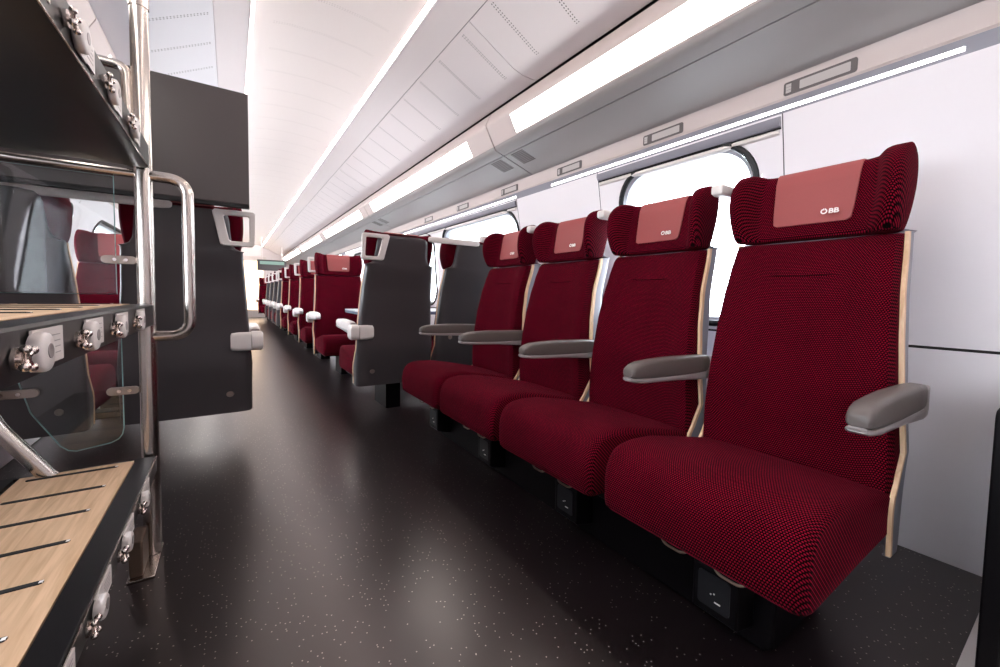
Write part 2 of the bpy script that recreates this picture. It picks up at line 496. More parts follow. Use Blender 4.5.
for ya, yb, wh in LEDS:
    bm = BM(); prism(bm, [(1.8626, 1.616), (1.8600, 1.616), (1.8568, 1.628), (1.8594, 1.628)], 'y', ya, yb)
    tag(obj('led_strip', bm, M['led'], bevel=.001), 'thin white led strip ' + wh, 'light strip', 'led strips on the light rail')

# seat number displays on the fascia
wh = ['largest, above the nearest sideways seat', 'above the second sideways seat', 'above the third sideways seat', 'just beyond the bin joint', 'over the grey seat backs', 'farthest, over the bay table']
for i, yc in enumerate((.65, 1.31, 1.995, 2.675, 3.45, 4.25)):
    t = thing('seat_number_display', 'dark framed seat number display on the light rail, ' + wh[i], 'display', (1.846, yc, 1.687), 0, 'seat number displays')
    bm = BM(); ring = [(-.004, y, z) for y, z in rrect(0, 0, .228, .050, .008)]
    loft(bm, [[(0, y, z) for _, y, z in ring], ring]); obj('bezel', bm, M['dframe'], t, smooth=False)
    bm = BM(); ring = [(-.0052, y, z) for y, z in rrect(-.018, 0, .155, .032, .003)]
    loft(bm, [[(-.0035, y, z) for _, y, z in ring], ring]); obj('display_screen', bm, M['screen'], t, smooth=False)
    for q in range(3):
        bm = BM(); box(bm, -.0052, -.0035, .088, .106, -.0165+q*.0115, -.0065+q*.0115); obj('button', bm, M['screen'], t, smooth=False)

# ------------------------------------------------------------------ overhead bins
def bin_unit(y0, y1, side, label, ly0, ly1):
    f = (lambda p: mir(p)) if side else (lambda p: p)
    dn = 1 if side else -1
    t = thing('luggage_bin', label, 'luggage bin', (0, 0, 0), 0, 'overhead luggage bins')
    g = .005
    bm = BM()
    prism(bm, f([(1.845, 1.742), (1.590, 1.824), (1.520, 1.853), (1.452, 1.980), (1.484, 2.066), (1.70, 2.25), (2.1, 2.25), (2.1, 1.76), (1.88, 1.76)]), 'y', y0+g*.3, y1-g*.3)
    obj('bin_core', bm, M['gap'], t, smooth=False)
    bm = BM(); sheet(bm, f([(1.838, 1.7335), (1.72, 1.7735), (1.5885, 1.8155)]), y0+g, y1-g, .008, dn); obj('underside_panel', bm, M['under'], t, smooth=False)
    bm = BM(); sheet(bm, f([(1.5825, 1.8175), (1.535, 1.833), (1.518, 1.8405), (1.509, 1.850), (1.504, 1.8595)]), y0+g, y1-g, .008, dn); obj('lower_edge', bm, M['under'], t)
    bm = BM()
    sheet(bm, f([(1.5035, 1.8605), (1.4985, 1.869)]), y0+g, y1-g, .008, dn)
    sheet(bm, f([(1.4445, 1.967), (1.438, 1.979), (1.437, 1.990), (1.444, 2.008), (1.462, 2.045), (1.474, 2.068), (1.486, 2.072)]), y0+g, y1-g, .008, dn)
    sheet(bm, f([(1.4985, 1.869), (1.4445, 1.967)]), y0+g, ly0, .008, dn)
    sheet(bm, f([(1.4985, 1.869), (1.4445, 1.967)]), ly1, y1-g, .008, dn)
    obj('bin_front', bm, M['beige'], t)
    if ly1 > ly0:
      bm = BM(); sheet(bm, f([(1.4995, 1.8695), (1.4455, 1.967)]), ly0, ly1, .006, dn); obj('light_diffuser', bm, M['lamp'], t, smooth=False)
    if not side:
        for yy, s in ((y0+.06, 1), (y1-.06, -1)):
            if yy < 0 or yy > 6: continue
            bm = BM()
            for q in range(9):
                a = q/9
                xa, za = 1.60+.12*a, 1.8102-.0383*a
                v = [(xa, za-.0004), (xa+.0075, za-.0028), (xa+.0075, za-.0010), (xa, za+.0014)]
                prism(bm, v, 'y', min(yy, yy+s*.13), max(yy, yy+s*.13))
            obj('air_vent', bm, M['arm'], t, smooth=False)
    return t
R_ = [(Y0, 2.374, Y0+.4, 2.105), (2.374, 5.39, 2.66, 5.14), (5.39, 8.38, 5.66, 8.16), (8.38, 11.4, 8.62, 11.2), (11.4, Y1, 11.6, Y1-.4)]
L_ = ['nearest bin on the right above the sideways seats', 'second bin on the right above the grey seat backs', 'third bin on the right above the red rows', 'fourth bin on the right above the far seats', 'last bin on the right by the far end wall']
for (a, b, c, d), l in zip(R_, L_): bin_unit(a, b, 0, 'beige overhead bin with lit front, ' + l, c, d)
R_ = [(Y0, 2.2, Y0+.4, 2.0), (2.2, 2.42, 2.3, 2.3), (2.42, 5.6, 2.70, 5.35), (5.6, 8.6, 5.84, 8.35), (8.6, 11.6, 8.84, 11.35), (11.6, Y1, 11.8, Y1-.4)]
L_ = ['nearest on the left, over the luggage rack', 'short spacer on the left between two joints', 'on the left just beyond the two joints', 'second long one on the left past the joints', 'third long one on the left past the joints', 'last on the left by the far end wall']
for (a, b, c, d), l in zip(R_, L_): bin_unit(a, b, 1, 'beige overhead bin, ' + l, c, d)

# roller blind cassettes
for i, (ya, yb, w) in enumerate(((.778, 1.756, 'over the window behind the sideways seats'), (2.608, 5.65, 'over the windows behind the grey seat backs'))):
    t = thing('roller_blind', 'white roller blind cassette ' + w, 'blind', (0, 0, 0), 0, 'roller blind cassettes')
    bm = BM(); prism(bm, [(1.872, 1.552), (1.858, 1.556), (1.848, 1.572), (1.848, 1.592), (1.866, 1.597), (1.884, 1.585)], 'y', ya, yb); obj('cassette', bm, M['shell_light'], t)
    bm = BM(); prism(bm, [(1.892, 1.524), (1.872, 1.526), (1.865, 1.532), (1.865, 1.543), (1.872, 1.549), (1.884, 1.549)], 'y', ya+.006, yb-.006); obj('bottom_bar', bm, M['white_plastic'], t)
    bm = BM(); prism(bm, [(1.866, 1.548), (1.882, 1.548), (1.874, 1.556), (1.866, 1.556)], 'y', ya, yb); obj('cassette_slot', bm, M['gap'], t, smooth=False)

# ------------------------------------------------------------------ the train seat (local: faces -Y, base at z=0)
WOODY = [(.20, -.062), (.26, -.068), (.30, -.072), (.346, -.068), (.40, -.030), (.46, .008), (.60, .002), (.74, .010), (.86, .028), (1.04, .086)]
def wy(z): return interp(WOODY, z)
def hw(z): return .257 + (.221-.257)*max(0, min(1, (z-.46)/.58))
FF = [(.325, -.036), (.36, -.040), (.46, -.042), (.55, -.042), (.62, -.038), (.74, -.026), (.86, -.004), (.95, .022), (1.038, .055)]

def cushion_bm():
    bm = BM()
    prof = [(-.554, .246), (-.567, .258), (-.571, .282), (-.573, .33), (-.568, .368), (-.556, .396), (-.537, .417), (-.51, .428), (-.46, .434), (-.38, .430), (-.25, .406), (-.10, .374), (.0, .356), (.012, .346), (.012, .27), (-.02, .246), (-.25, .240), (-.50, .238), (-.540, .240)]
    cy, cz = -.27, .340
    def ring(x, ins):
        out = []
        for y, z in prof:
            dy, dz = y-cy, z-cz
            l = math.hypot(dy/2.6, dz)
            out.append((x, y - dy/2.6/l*ins, z - dz/l*ins))
        return out
    W = .250
    E_ = [(0, .026), (.003, .016), (.009, .0075), (.017, .002), (.028, 0), (.06, 0)]
    rs = [ring(-W+a, i) for a, i in E_] + [ring(q, 0) for q in (-.12, 0, .12)] + [ring(W-a, i) for a, i in E_[::-1]]
    loft(bm, rs); return bm

def back_bm():
    bm = BM(); rings = []
    Z = [.325, .335, .35, .375, .405] + [.44+.04*i for i in range(15)] + [1.02, 1.034, 1.040]
    for z in Z:
        h = hw(z) - .010; f = interp(FF, z); b = max(wy(z), -.004) + .035
        e = 0
        if z > 1.03: e = (z-1.03)*1.6
        if z < .33: e = .012
        pts = []
        bol = .016
        g_ = .003; fo = .014*max(0, min(1, (.95-z)/.45))
        front = [(-h, f+.045), (-h+.001-g_, f+.012-fo), (-h+.010-g_, f-.010-fo), (-h+.035-g_, f-bol-fo*.8), (-h+.07, f-.010), (-h+.11, f), (-.06, f+.004), (0, f+.005)]
        full = front + [(-x, y) for x, y in front[-2::-1]]
        full += [(h, b), (0, b), (-h, b)]
        rings.append([(x*(1-e*.15), y+(e if y < b-.01 else 0), z) for x, y in full])
    loft(bm, rings)
    return bm

def head_bm():
    bm = BM(); rings = []
    # (height fraction, wing reach, width factor, shrink)
    T = [(0, .30, .900, .014), (.015, .34, .912, .006), (.05, .42, .925, 0), (.15, .60, .945, 0), (.30, .82, .962, 0), (.45, .97, .975, 0), (.6, 1.04, .980, 0), (.75, 1.04, .975, 0), (.86, .98, .965, 0), (.93, .90, .955, .003), (.975, .78, .945, .009), (1.0, .6, .93, .020)]
    for t, wg, wm, ins in T:
        zc = 1.046 + t*.226
        y0 = .050 + .046*t
        half = [(0, 0), (.05, 0), (.09, .0), (.125, .0), (.150, -.001), (.158, -.006*wg), (.164, -.018*wg), (.178, -.050*wg), (.190, -.074*wg), (.203, -.089*wg), (.216, -.094*wg), (.228, -.087*wg), (.236, -.062*wg), (.239, -.03*wg), (.240, .01), (.238, .04), (.230, .066), (.20, .082), (.12, .088), (0, .090)]
        ring = []
        def P3(x, y, s):
            k = max(0, min(1, (x-.148)/.055)); k = k*k*(3-2*k)
            zz = zc + .020*k*t*t*t
            fwd = max(0, min(1, -y/.09))
            zz += -.030*fwd**2*max(0, t-.7)/.3 - .022*max(0, min(1, y/.09))*(t**4)
            yy = y0 + y; mid = y0 + .045 - .05*k
            yy -= math.copysign(min(abs(yy-mid), ins), yy-mid)
            return (s*(x*wm*.962), yy, zz)
        for x, y in half: ring.append(P3(x, y, 1))
        for x, y in half[-2:0:-1]: ring.append(P3(x, y, -1))
        rings.append(ring)
    loft(bm, rings, cap=False)
    n = len(half); N = len(rings[0])
    bm.verts.ensure_lookup_table(); V = list(bm.verts)
    for base in (0, (len(rings)-1)*N):
        for i in range(n//2-1):
            bm.faces.new([V[base+j] for j in (i, i+1, n-2-i, n-1-i)])
            bm.faces.new([V[base+(N-j) % N] for j in (i, i+1, n-2-i, n-1-i)])
    return bm

def pad_bm():
    # leather cover draped over the headrest: front panel and a lip over the top
    bm = BM(); n = 10
    def fy(z): return .050 + .046*(z-1.046)/.216
    path = [(fy(z)-.001, z) for z in (1.092, 1.099, 1.13, 1.16, 1.19, 1.22, 1.238)] + [(fy(1.25)+.002, 1.252), (fy(1.25)+.006, 1.2625), (fy(1.25)+.016, 1.2690), (fy(1.25)+.03, 1.2705), (fy(1.25)+.05, 1.2700), (fy(1.25)+.07, 1.265)]
    W = .103
    fr, bk = [], []
    for i, (y, z) in enumerate(path):
        w = W - (.012 if i == 0 else (.002 if i == 1 else 0))
        w += .008*min(1, (z-1.09)/.16)
        dy, dz = (0, -.0045) if z < 1.24 else ((-.003, 0) if z < 1.25 else (0, 0))
        fr.append([bm.verts.new((-w + 2*w*k/n, y-.0045 if z < 1.245 else y, z+(.0045 if z > 1.245 else 0))) for k in range(n+1)])
        bk.append([bm.verts.new((-w + 2*w*k/n, y+.003 if z < 1.245 else y, z-(.002 if z > 1.245 else 0))) for k in range(n+1)])
    for S in (fr, bk):
        for A, B in zip(S, S[1:]):
            for k in range(n): bm.faces.new((A[k], A[k+1], B[k+1], B[k]))
    m_ = len(path)-1
    for k in range(n):
        bm.faces.new((fr[0][k], fr[0][k+1], bk[0][k+1], bk[0][k])); bm.faces.new((fr[m_][k], fr[m_][k+1], bk[m_][k+1], bk[m_][k]))
    for i in range(m_):
        for k in (0, n): bm.faces.new((fr[i][k], fr[i+1][k], bk[i+1][k], bk[i][k]))
    return bm

def wood_bm(s):
    bm = BM(); rings = []
    for i in range(34):
        z = .205 + (1.046-.205)*i/33
        y = wy(z); h = hw(z)
        xo, xi = s*(h+.001), s*(h-.0085)
        rings.append([(xo, y-.004, z), (xi, y-.004, z), (xi, y+.012, z), (xo, y+.012, z)])
    loft(bm, rings); return bm

def shell_back(z): return interp([(.19, .035), (.30, .045), (.46, .070), (.60, .072), (.86, .108), (1.04, .160), (1.25, .205)], z)
def shell_bm():
    bm = BM(); rings = []
    Z = [.195, .20, .22] + [.26+.04*i for i in range(20)] + [1.045]
    for z in Z:
        h = hw(z); y0 = wy(z)+.0125; y1 = shell_back(z)
        ins = .012 if z == .195 else 0
        r = .028
        pts = [(-h+.001, y0), (-h, (y0+y1)/2), (-h+.003, y1-.022), (-h+.012, y1-.008), (-h+.032, y1-.001), (-h+.08, y1+.002), (0, y1+.004)]
        full = pts + [(-x, y) for x, y in pts[-2::-1]]
        yc = min(max(y0, .015), y1-.012)
        full += [(h-.016, y0), (h-.020, yc), (-h+.020, yc), (-h+.016, y0)]
        rings.append([(x*(1-ins), y, z) for x, y in full])
    # shoulder and neck that carries the headrest
    for z, h in ((1.052, .226), (1.058, .205), (1.066, .190), (1.09, .178), (1.14, .172), (1.20, .168), (1.225, .163), (1.238, .150), (1.244, .12)):
        y1 = shell_back(z); y0 = y1 - .028
        pts = [(-h+.001, y0), (-h, y0+.006), (-h+.003, y1-.016), (-h+.012, y1-.007), (-h+.032, y1-.001), (-h*.6, y1+.002), (0, y1+.004)]
        full = pts + [(-x, y) for x, y in pts[-2::-1]]
        full += [(h-.016, y0+.001), (h-.020, y0+.002), (-h+.020, y0+.002), (-h+.016, y0+.001)]
        rings.append([(x, y, z) for x, y in full])
    loft(bm, rings); return bm

def arm_pad_bm(s, x0=.252, L=-.438):
    # slim pad with a sloping nose
    bm = BM(); rings = []
    w = .046
    for y, zt, zb, ww in ((L, .629, .609, .032), (L+.004, .637, .605, .040), (L+.02, .645, .602, .044), (L+.05, .652, .600, .046), (L+.10, .655, .594, w), (-.25, .657, .590, w), (-.08, .653, .588, w), (-.02, .650, .588, .044), (-.012, .642, .592, .040)):
        cx = x0 + .021
        ring = []
        for px, pz in rrect(0, (zt+zb)/2, ww, zt-zb, min(.012, (zt-zb)*.4), 3): ring.append((s*(cx+px), y, pz))
        rings.append(ring)
    loft(bm, rings); return bm
def arm_rail_bm(s, x0=.252, L=-.438):
    bm = BM(); rings = []
    for y, zt, zb, ww in ((L-.001, .608, .597, .034), (L+.01, .604, .592, .044), (L+.06, .601, .586, .046), (-.20, .596, .578, .046), (-.04, .594, .566, .046), (.0, .636, .566, .042), (.02, .644, .577, .038)):
        cx = x0 + .021
        rings.append([(s*(cx+px), y, pz) for px, pz in rrect(0, (zt+zb)/2, ww, zt-zb, .006, 2)])
    loft(bm, rings); return bm
def arm_bracket_bm(s):
    bm = BM(); rings = []
    # wraps round the outer back corner of the shell
    for x, a, b in ((s*.165, .036, .024), (s*.170, .046, .034), (s*.20, .050, .038), (s*.252, .050, .038)):
        y = shell_back(.58)
        rings.append([(x, y+.013+py, .583+pz) for py, pz in rrect(0, 0, .040, a*2, .018, 4)])
    loft(bm, rings)
    rings = []
    for x in (s*.254, s*.296, s*.304):
        k = .9 if abs(x) > .30 else 1
        rings.append([(x, .045+py, .583+pz*k) for py, pz in rrect(0, 0, .105, .102*k, .03, 4)])
    loft(bm, rings)
    return bm
def handle_bm(s):
    # squared grip loop beside the headrest, seen from behind
    bm = BM()
    y = .165
    outer = [(.112, 1.244), (.262, 1.244), (.270, 1.234), (.268, 1.084), (.260, 1.074), (.142, 1.074), (.132, 1.082), (.104, 1.232)]
    inner = [(.150, 1.220), (.240, 1.220), (.246, 1.214), (.246, 1.104), (.240, 1.098), (.174, 1.098), (.166, 1.105), (.146, 1.213)]
    A = []
    for yy in (y+.048, y+.020):
        A.append(([bm.verts.new((s*x, yy+(z-1.09)*.2, z)) for x, z in outer], [bm.verts.new((s*x, yy+(z-1.09)*.2, z)) for x, z in inner]))
    n = 8
    for (o, i) in A:
        for k in range(n): bm.faces.new((o[k], o[(k+1) % n], i[(k+1) % n], i[k]))
    for q in (0, 1):
        for k in range(n): bm.faces.new((A[0][q][k], A[0][q][(k+1) % n], A[1][q][(k+1) % n], A[1][q][k]))
    return bm
def bolt_bm(x, z):
    bm = BM(); cyl(bm, (x, shell_back(z)+.002, z), .017, .006, 'y', 20, .014); return bm
def seam_bm():
    bm = BM(); z = .93
    tube(bm, [(-.15+.3*k/12, interp(FF, z)+.0022, z) for k in range(13)], .0022, 6); return bm
def logo_mesh():
    c = bpy.data.curves.new('logo_letters', 'FONT'); c.body = 'BB'; c.size = .0205; c.offset = .0006; c.extrude = .0006
    o = bpy.data.objects.new('tmp', c); C.objects.link(o)
    dg = bpy.context.evaluated_depsgraph_get(); me = bpy.data.meshes.new_from_object(o.evaluated_get(dg))
    bpy.data.objects.remove(o)
    bm = BM(); bm.from_mesh(me)
    bmesh.ops.scale(bm, vec=(1.12, 1, 1), verts=bm.verts)
    bmesh.ops.translate(bm, vec=(.0195, 0, 0), verts=bm.verts)
    # ring with a small notch mark, standing for the first letter
    n = 28; a0 = math.radians(118); a1 = math.radians(422)
    prev = None
    for k in range(n+1):
        a = a0 + (a1-a0)*k/n
        pr = [bm.verts.new((.0085+math.cos(a)*r, .0073+math.sin(a)*r, z)) for r, z in ((.0052, -.0006), (.0084, -.0006), (.0084, .0006), (.0052, .0006))]
        if prev:
            for q in range(4): bm.faces.new((prev[q], prev[(q+1) % 4], pr[(q+1) % 4], pr[q]))
        prev = pr
    for x0, y0, w in ((.0058, .0108, .0022), (.0098, .0108, .0022)):
        v = box(bm, x0, x0+w, y0, y0+.0055, -.0006, .0006)
    m2 = bpy.data.meshes.new('logo'); bm.to_mesh(m2); bm.free(); m2.materials.append(M['logo'])
    return m2

MESH = dict(
    cushion=to_mesh('seat_cushion', cushion_bm(), M['fabric']), back=to_mesh('backrest', back_bm(), M['fabric']),
    head=to_mesh('headrest', head_bm(), M['fabric']), pad=to_mesh('headrest_cover', pad_bm(), M['pad']),
    woodR=to_mesh('wood_edge', wood_bm(1), M['beech']), woodL=to_mesh('wood_edge', wood_bm(-1), M['beech']),
    shell=to_mesh('back_shell', shell_bm(), M['shell']), shellb=to_mesh('back_shell', shell_bm(), M['shell_light']),
    armR=to_mesh('armrest', arm_pad_bm(1), M['arm']), armL=to_mesh('armrest', arm_pad_bm(-1), M['arm']),
    railR=to_mesh('armrest_rail', arm_rail_bm(1), M['arm_rail']), railL=to_mesh('armrest_rail', arm_rail_bm(-1), M['arm_rail']),
    wpadR=to_mesh('armrest', arm_pad_bm(1), M['white_plastic']), wpadL=to_mesh('armrest', arm_pad_bm(-1), M['white_plastic']),
    brR=to_mesh('armrest_bracket', arm_bracket_bm(1), M['white_plastic']), brL=to_mesh('armrest_bracket', arm_bracket_bm(-1), M['white_plastic']),
    hR=to_mesh('grab_handle', handle_bm(1), M['white_plastic'], False), hL=to_mesh('grab_handle', handle_bm(-1), M['white_plastic'], False),
    boltA=to_mesh('bolt_cover', bolt_bm(.16, .30), M['bolt']), boltB=to_mesh('bolt_cover', bolt_bm(-.16, .30), M['bolt']),
    boltC=to_mesh('bolt_cover', bolt_bm(.16, .52), M['bolt']),
    seam=to_mesh('stitched_seam', seam_bm(), M['fabric']),
    logo=logo_mesh(),
)
def pedestal_bm():
    bm = BM(); box(bm, -.05, .05, -.30, -.02, 0, .245); box(bm, -.22, .22, -.46, -.04, .222, .249); return bm
MESH['ped'] = to_mesh('pedestal', pedestal_bm(), M['black'], False)

def link(name, me, parent, **k): return obj(name, me, None, parent, **k)

def seat(label, loc, rz, arms=(), wide=1., handle=None, bench=False, group=None, pedestal=True, bolts=True):
    t = thing('train_seat', label, 'seat', loc, rz, group, (wide, 1, 1))
    link('seat_cushion', MESH['cushion'], t)
    b = link('backrest', MESH['back'], t)
    link('stitched_seam', MESH['seam'], b)
    h = link('headrest', MESH['head'], t, sub=1)
    p = link('headrest_cover', MESH['pad'], h, bevel=.002); p['label'] = 'dusky pink leather headrest cover'
    l = link('logo', MESH['logo'], t)
    l.parent = h
    l.location = (.030, .0458, 1.116); l.rotation_euler = (math.radians(90-12.8), 0, 0)
    link('wood_edge', MESH['woodR'], t); link('wood_edge', MESH['woodL'], t)
    link('back_shell', MESH['shellb' if bench else 'shell'], t)
    for a in arms:
        sfx = 'R' if a > 0 else 'L'
        q = link('armrest', MESH[('arm' if bench else 'wpad')+sfx], t)
        link('armrest_rail', MESH['rail'+sfx], q)
        if not bench: link('armrest_bracket', MESH['br'+sfx], t)
    if handle: link('grab_handle', MESH['hR' if handle > 0 else 'hL'], t, bevel=.006)
    if not bench:
        if bolts:
            link('bolt_cover', MESH['boltA'], t); link('bolt_cover', MESH['boltB'], t)
            if rz and not arms: link('bolt_cover', MESH['boltC'], t)
    if pedestal: link('pedestal', MESH['ped'], t)
    return t

# --- the four seats along the window wall (face the aisle)
XB = 1.45
bc = [.533, 1.082, 1.632, 2.180]
bl = ['nearest sideways seat, weave of its red cloth clearly visible, beside the white wall',
      'second sideways red seat from the front, right before the bright window',
      'third sideways red seat from the front, left of the window rim',
      'farthest sideways red seat, next to the grey seat backs']
for i, y in enumerate(bc):
    s = seat(bl[i], (XB, y, 0), -PI/2, arms=(1,) if i < 3 else (1, -1), bench=True, group='sideways seats along the window wall', pedestal=False)
    # short grab stub behind the far shoulder of each seat
    bm = BM()
    loft(bm, [[(-.268+px, yy, 1.243+pz) for px, pz in rrect(0, 0, w_, h_, .010, 3)] for yy, w_, h_ in ((.00, .030, .024), (.004, .040, .034), (.02, .044, .040), (.20, .042, .034), (.205, .030, .026))])
    obj('grab_stub', bm, M['white_plastic'], s)
    # chrome release lever under the cushion front
    bm = BM(); tube(bm, rounded([(-.048, -.49, .250), (-.034, -.515, .212), (.034, -.515, .212), (.048, -.49, .250)], .045, 10), .0035, 8)
    lv = obj('release_lever', bm, M['bronze'], s, loc=(-.055, 0, 0))
    obj('release_lever', lv.data, None, s, loc=(.085, 0, 0))

t = thing('bench_base', 'black floor plinth under the four sideways seats', 'seat base')
bm = BM(); prism(bm, [(2.36, .243), (2.36, .20), (2.27, .10), (2.22, 0), (.42, 0), (.40, .02), (.40, .243)], 'x', 1.06, 1.36); obj('plinth', bm, M['black'], t, bevel=.008)
bm = BM(); box(bm, .985, 1.06, .34, 2.38, .205, .242); obj('support_beam', bm, M['black'], t, bevel=.006)
for y in (.50, 1.03, 1.58, 2.15):
    bm = BM(); prism(bm, [(.985, .198), (.975, .19), (.975, .075), (.985, .065), (1.062, .045), (1.062, .205)], 'y', y-.055, y+.055); o = obj('socket_box', bm, M['black'], t, bevel=.005)
    bm = BM(); loft(bm, [[(x, y+py, .135+pz) for py, pz in rrect(0, 0, .078, .085, .008, 3)] for x in (.9765, .9725)]); s_ = obj('socket_plate', bm, M['blackrub'], o, smooth=False)
    bm = BM(); box(bm, .9705, .973, y-.018, y-.004, .112, .1145); box(bm, .9705, .973, y+.004, y+.007, .127, .130); box(bm, .9705, .973, y-.004, y-.001, .131, .134); obj('socket_mark', bm, M['logo'], o, smooth=False)

# --- seats across the coach
WS = 1.09
R0 = [1.003, 1.600]
g = 'seats across the coach'
seat('grey-backed aisle seat seen from behind on the right of the aisle, with white handle', (R0[0], 2.92, 0), PI, arms=(1,), wide=WS, handle=1, group=g)
seat('grey-backed window seat seen from behind, right beside the farthest sideways seat', (R0[1], 2.92, 0), PI, arms=(), wide=WS, group=g)
la = seat('dark-backed aisle seat seen from behind on the left, below the dark upper panel', (-.182, 2.63, 0), PI, arms=(-1,), wide=1.07, handle=-1, group=g, pedestal=False)
bm = BM(); box(bm, -.05, .80, -.20, -.10, .205, .238); obj('support_beam', bm, M['black'], la, bevel=.005)
seat('dark-backed window seat seen from behind through the glass of the luggage rack', (-.790, 2.60, 0), PI, arms=(), wide=.92, group=g, pedestal=False)
seat('red seat facing the camera, seen through rack glass between two dark backs', (-.72, 4.15, 0), 0, arms=(), group=g)
rows = [(4.70, 'first'), (5.85, 'second'), (7.02, 'third'), (8.15, 'fourth')]
for y, nme in rows:
    seat('red aisle seat facing the camera, %s from the grey backs right of the aisle' % nme, (R0[0], y, 0), 0, arms=(-1,), wide=WS, handle=-1, group=g)
seat('red window seat facing the camera, partly hidden beyond the nearest grey back', (R0[1], 4.70, 0), 0, wide=WS, group=g)
for y, nme in ((8.95, 'nearest'), (9.9, 'second'), (10.9, 'third'), (11.95, 'farthest')):
    seat('small distant grey-backed aisle seat, %s of the distant grey backs' % nme, (R0[0], y, 0), PI, arms=(1,), wide=WS, handle=1, group=g)
seat('most distant red aisle seat facing the camera by the far end', (R0[0]-.05, 14.2, 0), 0, arms=(-1,), wide=WS, group=g)

# white grab bars across the tops of the paired seat backs
for lab, xa, xb, y in (('right of the aisle between the two grey seat backs', 1.18, 1.60, 2.715), ('left of the aisle behind the rack glass', -.95, -.222, 2.425)):
    bm = BM(); ww = .016
    loft(bm, [[(x, y+py*k, 1.245+pz*k) for py, pz in rrect(0, 0, .022, .040, .008, 3)] for x, k in ((xa, .5), (xa+.004, .8), (xa+.015, 1), (xb-.03, 1), (xb-.008, .8), (xb, .4))])
    tag(obj('grab_bar', bm, M['white_plastic']), 'white horizontal grab bar ' + lab, 'grab bar', 'grab bars on seat backs')

# tray table between the grey seats and the first red seats
t = thing('bay_table', 'white bay table between the grey seats and the first red seats', 'table', (1.42, 3.80, 0))
bm = BM(); loft(bm, [[(x, y, z) for x, y in rrect(0, 0, 1.02, .62, .05, 5)] for z in (.690, .700)]); obj('tabletop', bm, M['table'], t)
bm = BM(); loft(bm, [[(x, y, z) for x, y in rrect(0, 0, 1.02-i, .62-i, .05, 5)] for z, i in ((.664, .03), (.668, .004), (.6895, .002))]); obj('table_rim', bm, M['dark_blue'], t)
bm = BM(); tube(bm, [(.35, 0, 0), (.35, 0, .664)], .03, 16); obj('table_leg', bm, M['chrome'], t)

# ------------------------------------------------------------------ dark upper partition panel (left)
t = thing('partition_panel', 'large dark grey-brown upper partition panel above the left seat backs', 'partition', (0, 0, 0))
bm = BM(); box(bm, -.88, .079, 2.30, 2.335, 1.262, 1.778); obj('panel_board', bm, M['panel'], t, bevel=.003)
bm = BM(); box(bm, -.88, .079, 2.302, 2.333, 1.246, 1.2615); obj('panel_edge', bm, M['gap'], t, smooth=False)
bm = BM(); box(bm, -1.02, -.88, 2.305, 2.33, 1.30, 1.75); obj('wall_bracket', bm, M['black'], t, bevel=.004)

# ------------------------------------------------------------------ luggage rack
rk = thing('luggage_rack', 'steel tube luggage rack with three black and maple shelves on the left', 'luggage rack', (0, 0, 0))
XF, XR = -.200, -.535
YN, YF = .10, 1.62
PX, PY = -.219, 1.655
bm = BM(); tube(bm, [(PX, PY, .012), (PX, PY, 1.69)], .0225, 24); obj('post', bm, M['chrome'], rk)
bm = BM(); tube(bm, [(PX, PY, 1.6905), (PX, PY, 2.19)], .0245, 24); obj('upper_post', bm, M['chrome'], rk)
bm = BM(); tube(bm, rounded([(PX, PY, 1.200), (-.112, PY, 1.200), (-.112, PY, .705), (PX, PY, .705)], .085, 12), .0165, 18); obj('grab_loop', bm, M['chrome'], rk)
bm = BM(); tube(bm, [(PX, PY, 1.200), (-.56, PY, 1.200)], .0125, 14); obj('cross_rail', bm, M['chrome'], rk)
bm = BM(); tube(bm, rounded([(PX-.025, PY-.0, 1.22), (PX-.032, PY, 1.512), (-.56, PY, 1.512)], .03, 6), .0135, 14); obj('cross_rail', bm, M['chrome'], rk)
bm = BM(); tube(bm, rounded([(-.40, 1.60, .30), (-.425, 1.60, .325), (-.53, 1.60, .500), (-.545, 1.60, .60), (-.545, 1.60, 1.50), (-.545, 1.60, 1.78)], .05, 8), .019, 18); obj('rear_post', bm, M['chrome'], rk)
bm = BM(); tube(bm, [(PX, .12, .0), (PX, .12, 2.21)], .0225, 24); obj('post', bm, M['chrome'], rk)
bm = BM(); box(bm, -.262, -.198, 1.515, 1.705, 0, .010); obj('foot_plate', bm, M['chrome'], rk, bevel=.002)
bm = BM(); box(bm, -.258, -.226, 1.53, 1.632, .010, .115); obj('foot_bracket', bm, M['bronze'], rk, bevel=.004)

def shelf(z0, z1, boardtop):
    bm = BM()
    # frame of four rails and a sub-floor, front fascia slightly rounded
    prism(bm, [(XF, z0+.002), (XF, z1-.004), (XF-.004, z1), (XF-.0475, z1), (XF-.0475, z0), (XF-.004, z0)], 'y', YN, YF)
    box(bm, XR, XR+.04, YN, YF, z0, z1)
    box(bm, XR+.04, XF-.0475, YF-.014, YF, z0, z1)
    box(bm, XR+.04, XF-.0475, YN, YN+.03, z0, z1)
    box(bm, XR+.04, XF-.0475, YN+.03, YF-.014, z0 if not boardtop else z0+.001, z0+.012)
    s = obj('shelf', bm, M['shelf_black'], rk)
    if boardtop:
        bm = BM(); box(bm, XR+.052, XF-.050, YN+.03, YF-.016, z0+.012, z1+.001); b = obj('shelf_board', bm, M['board'], s, smooth=False)
        y = 1.572
        while y > YN+.06:
            bm = BM()
            loft(bm, [[(x, y+py, z) for x, py in rrect((XF-.081+XR+.072)/2, 0, abs(XR+.072-XF+.081), .011, .005, 4)] for z in (z1+.0008, z1+.0028)])
            obj('grip_strip', bm, M['gap'], s, smooth=False)
            bm = BM(); box(bm, XF-.087, XF-.0815, y-.0035, y+.0035, z1+.0012, z1+.0032); obj('strip_tip', bm, M['logo'], s, smooth=False)
            y -= .1405
    return s
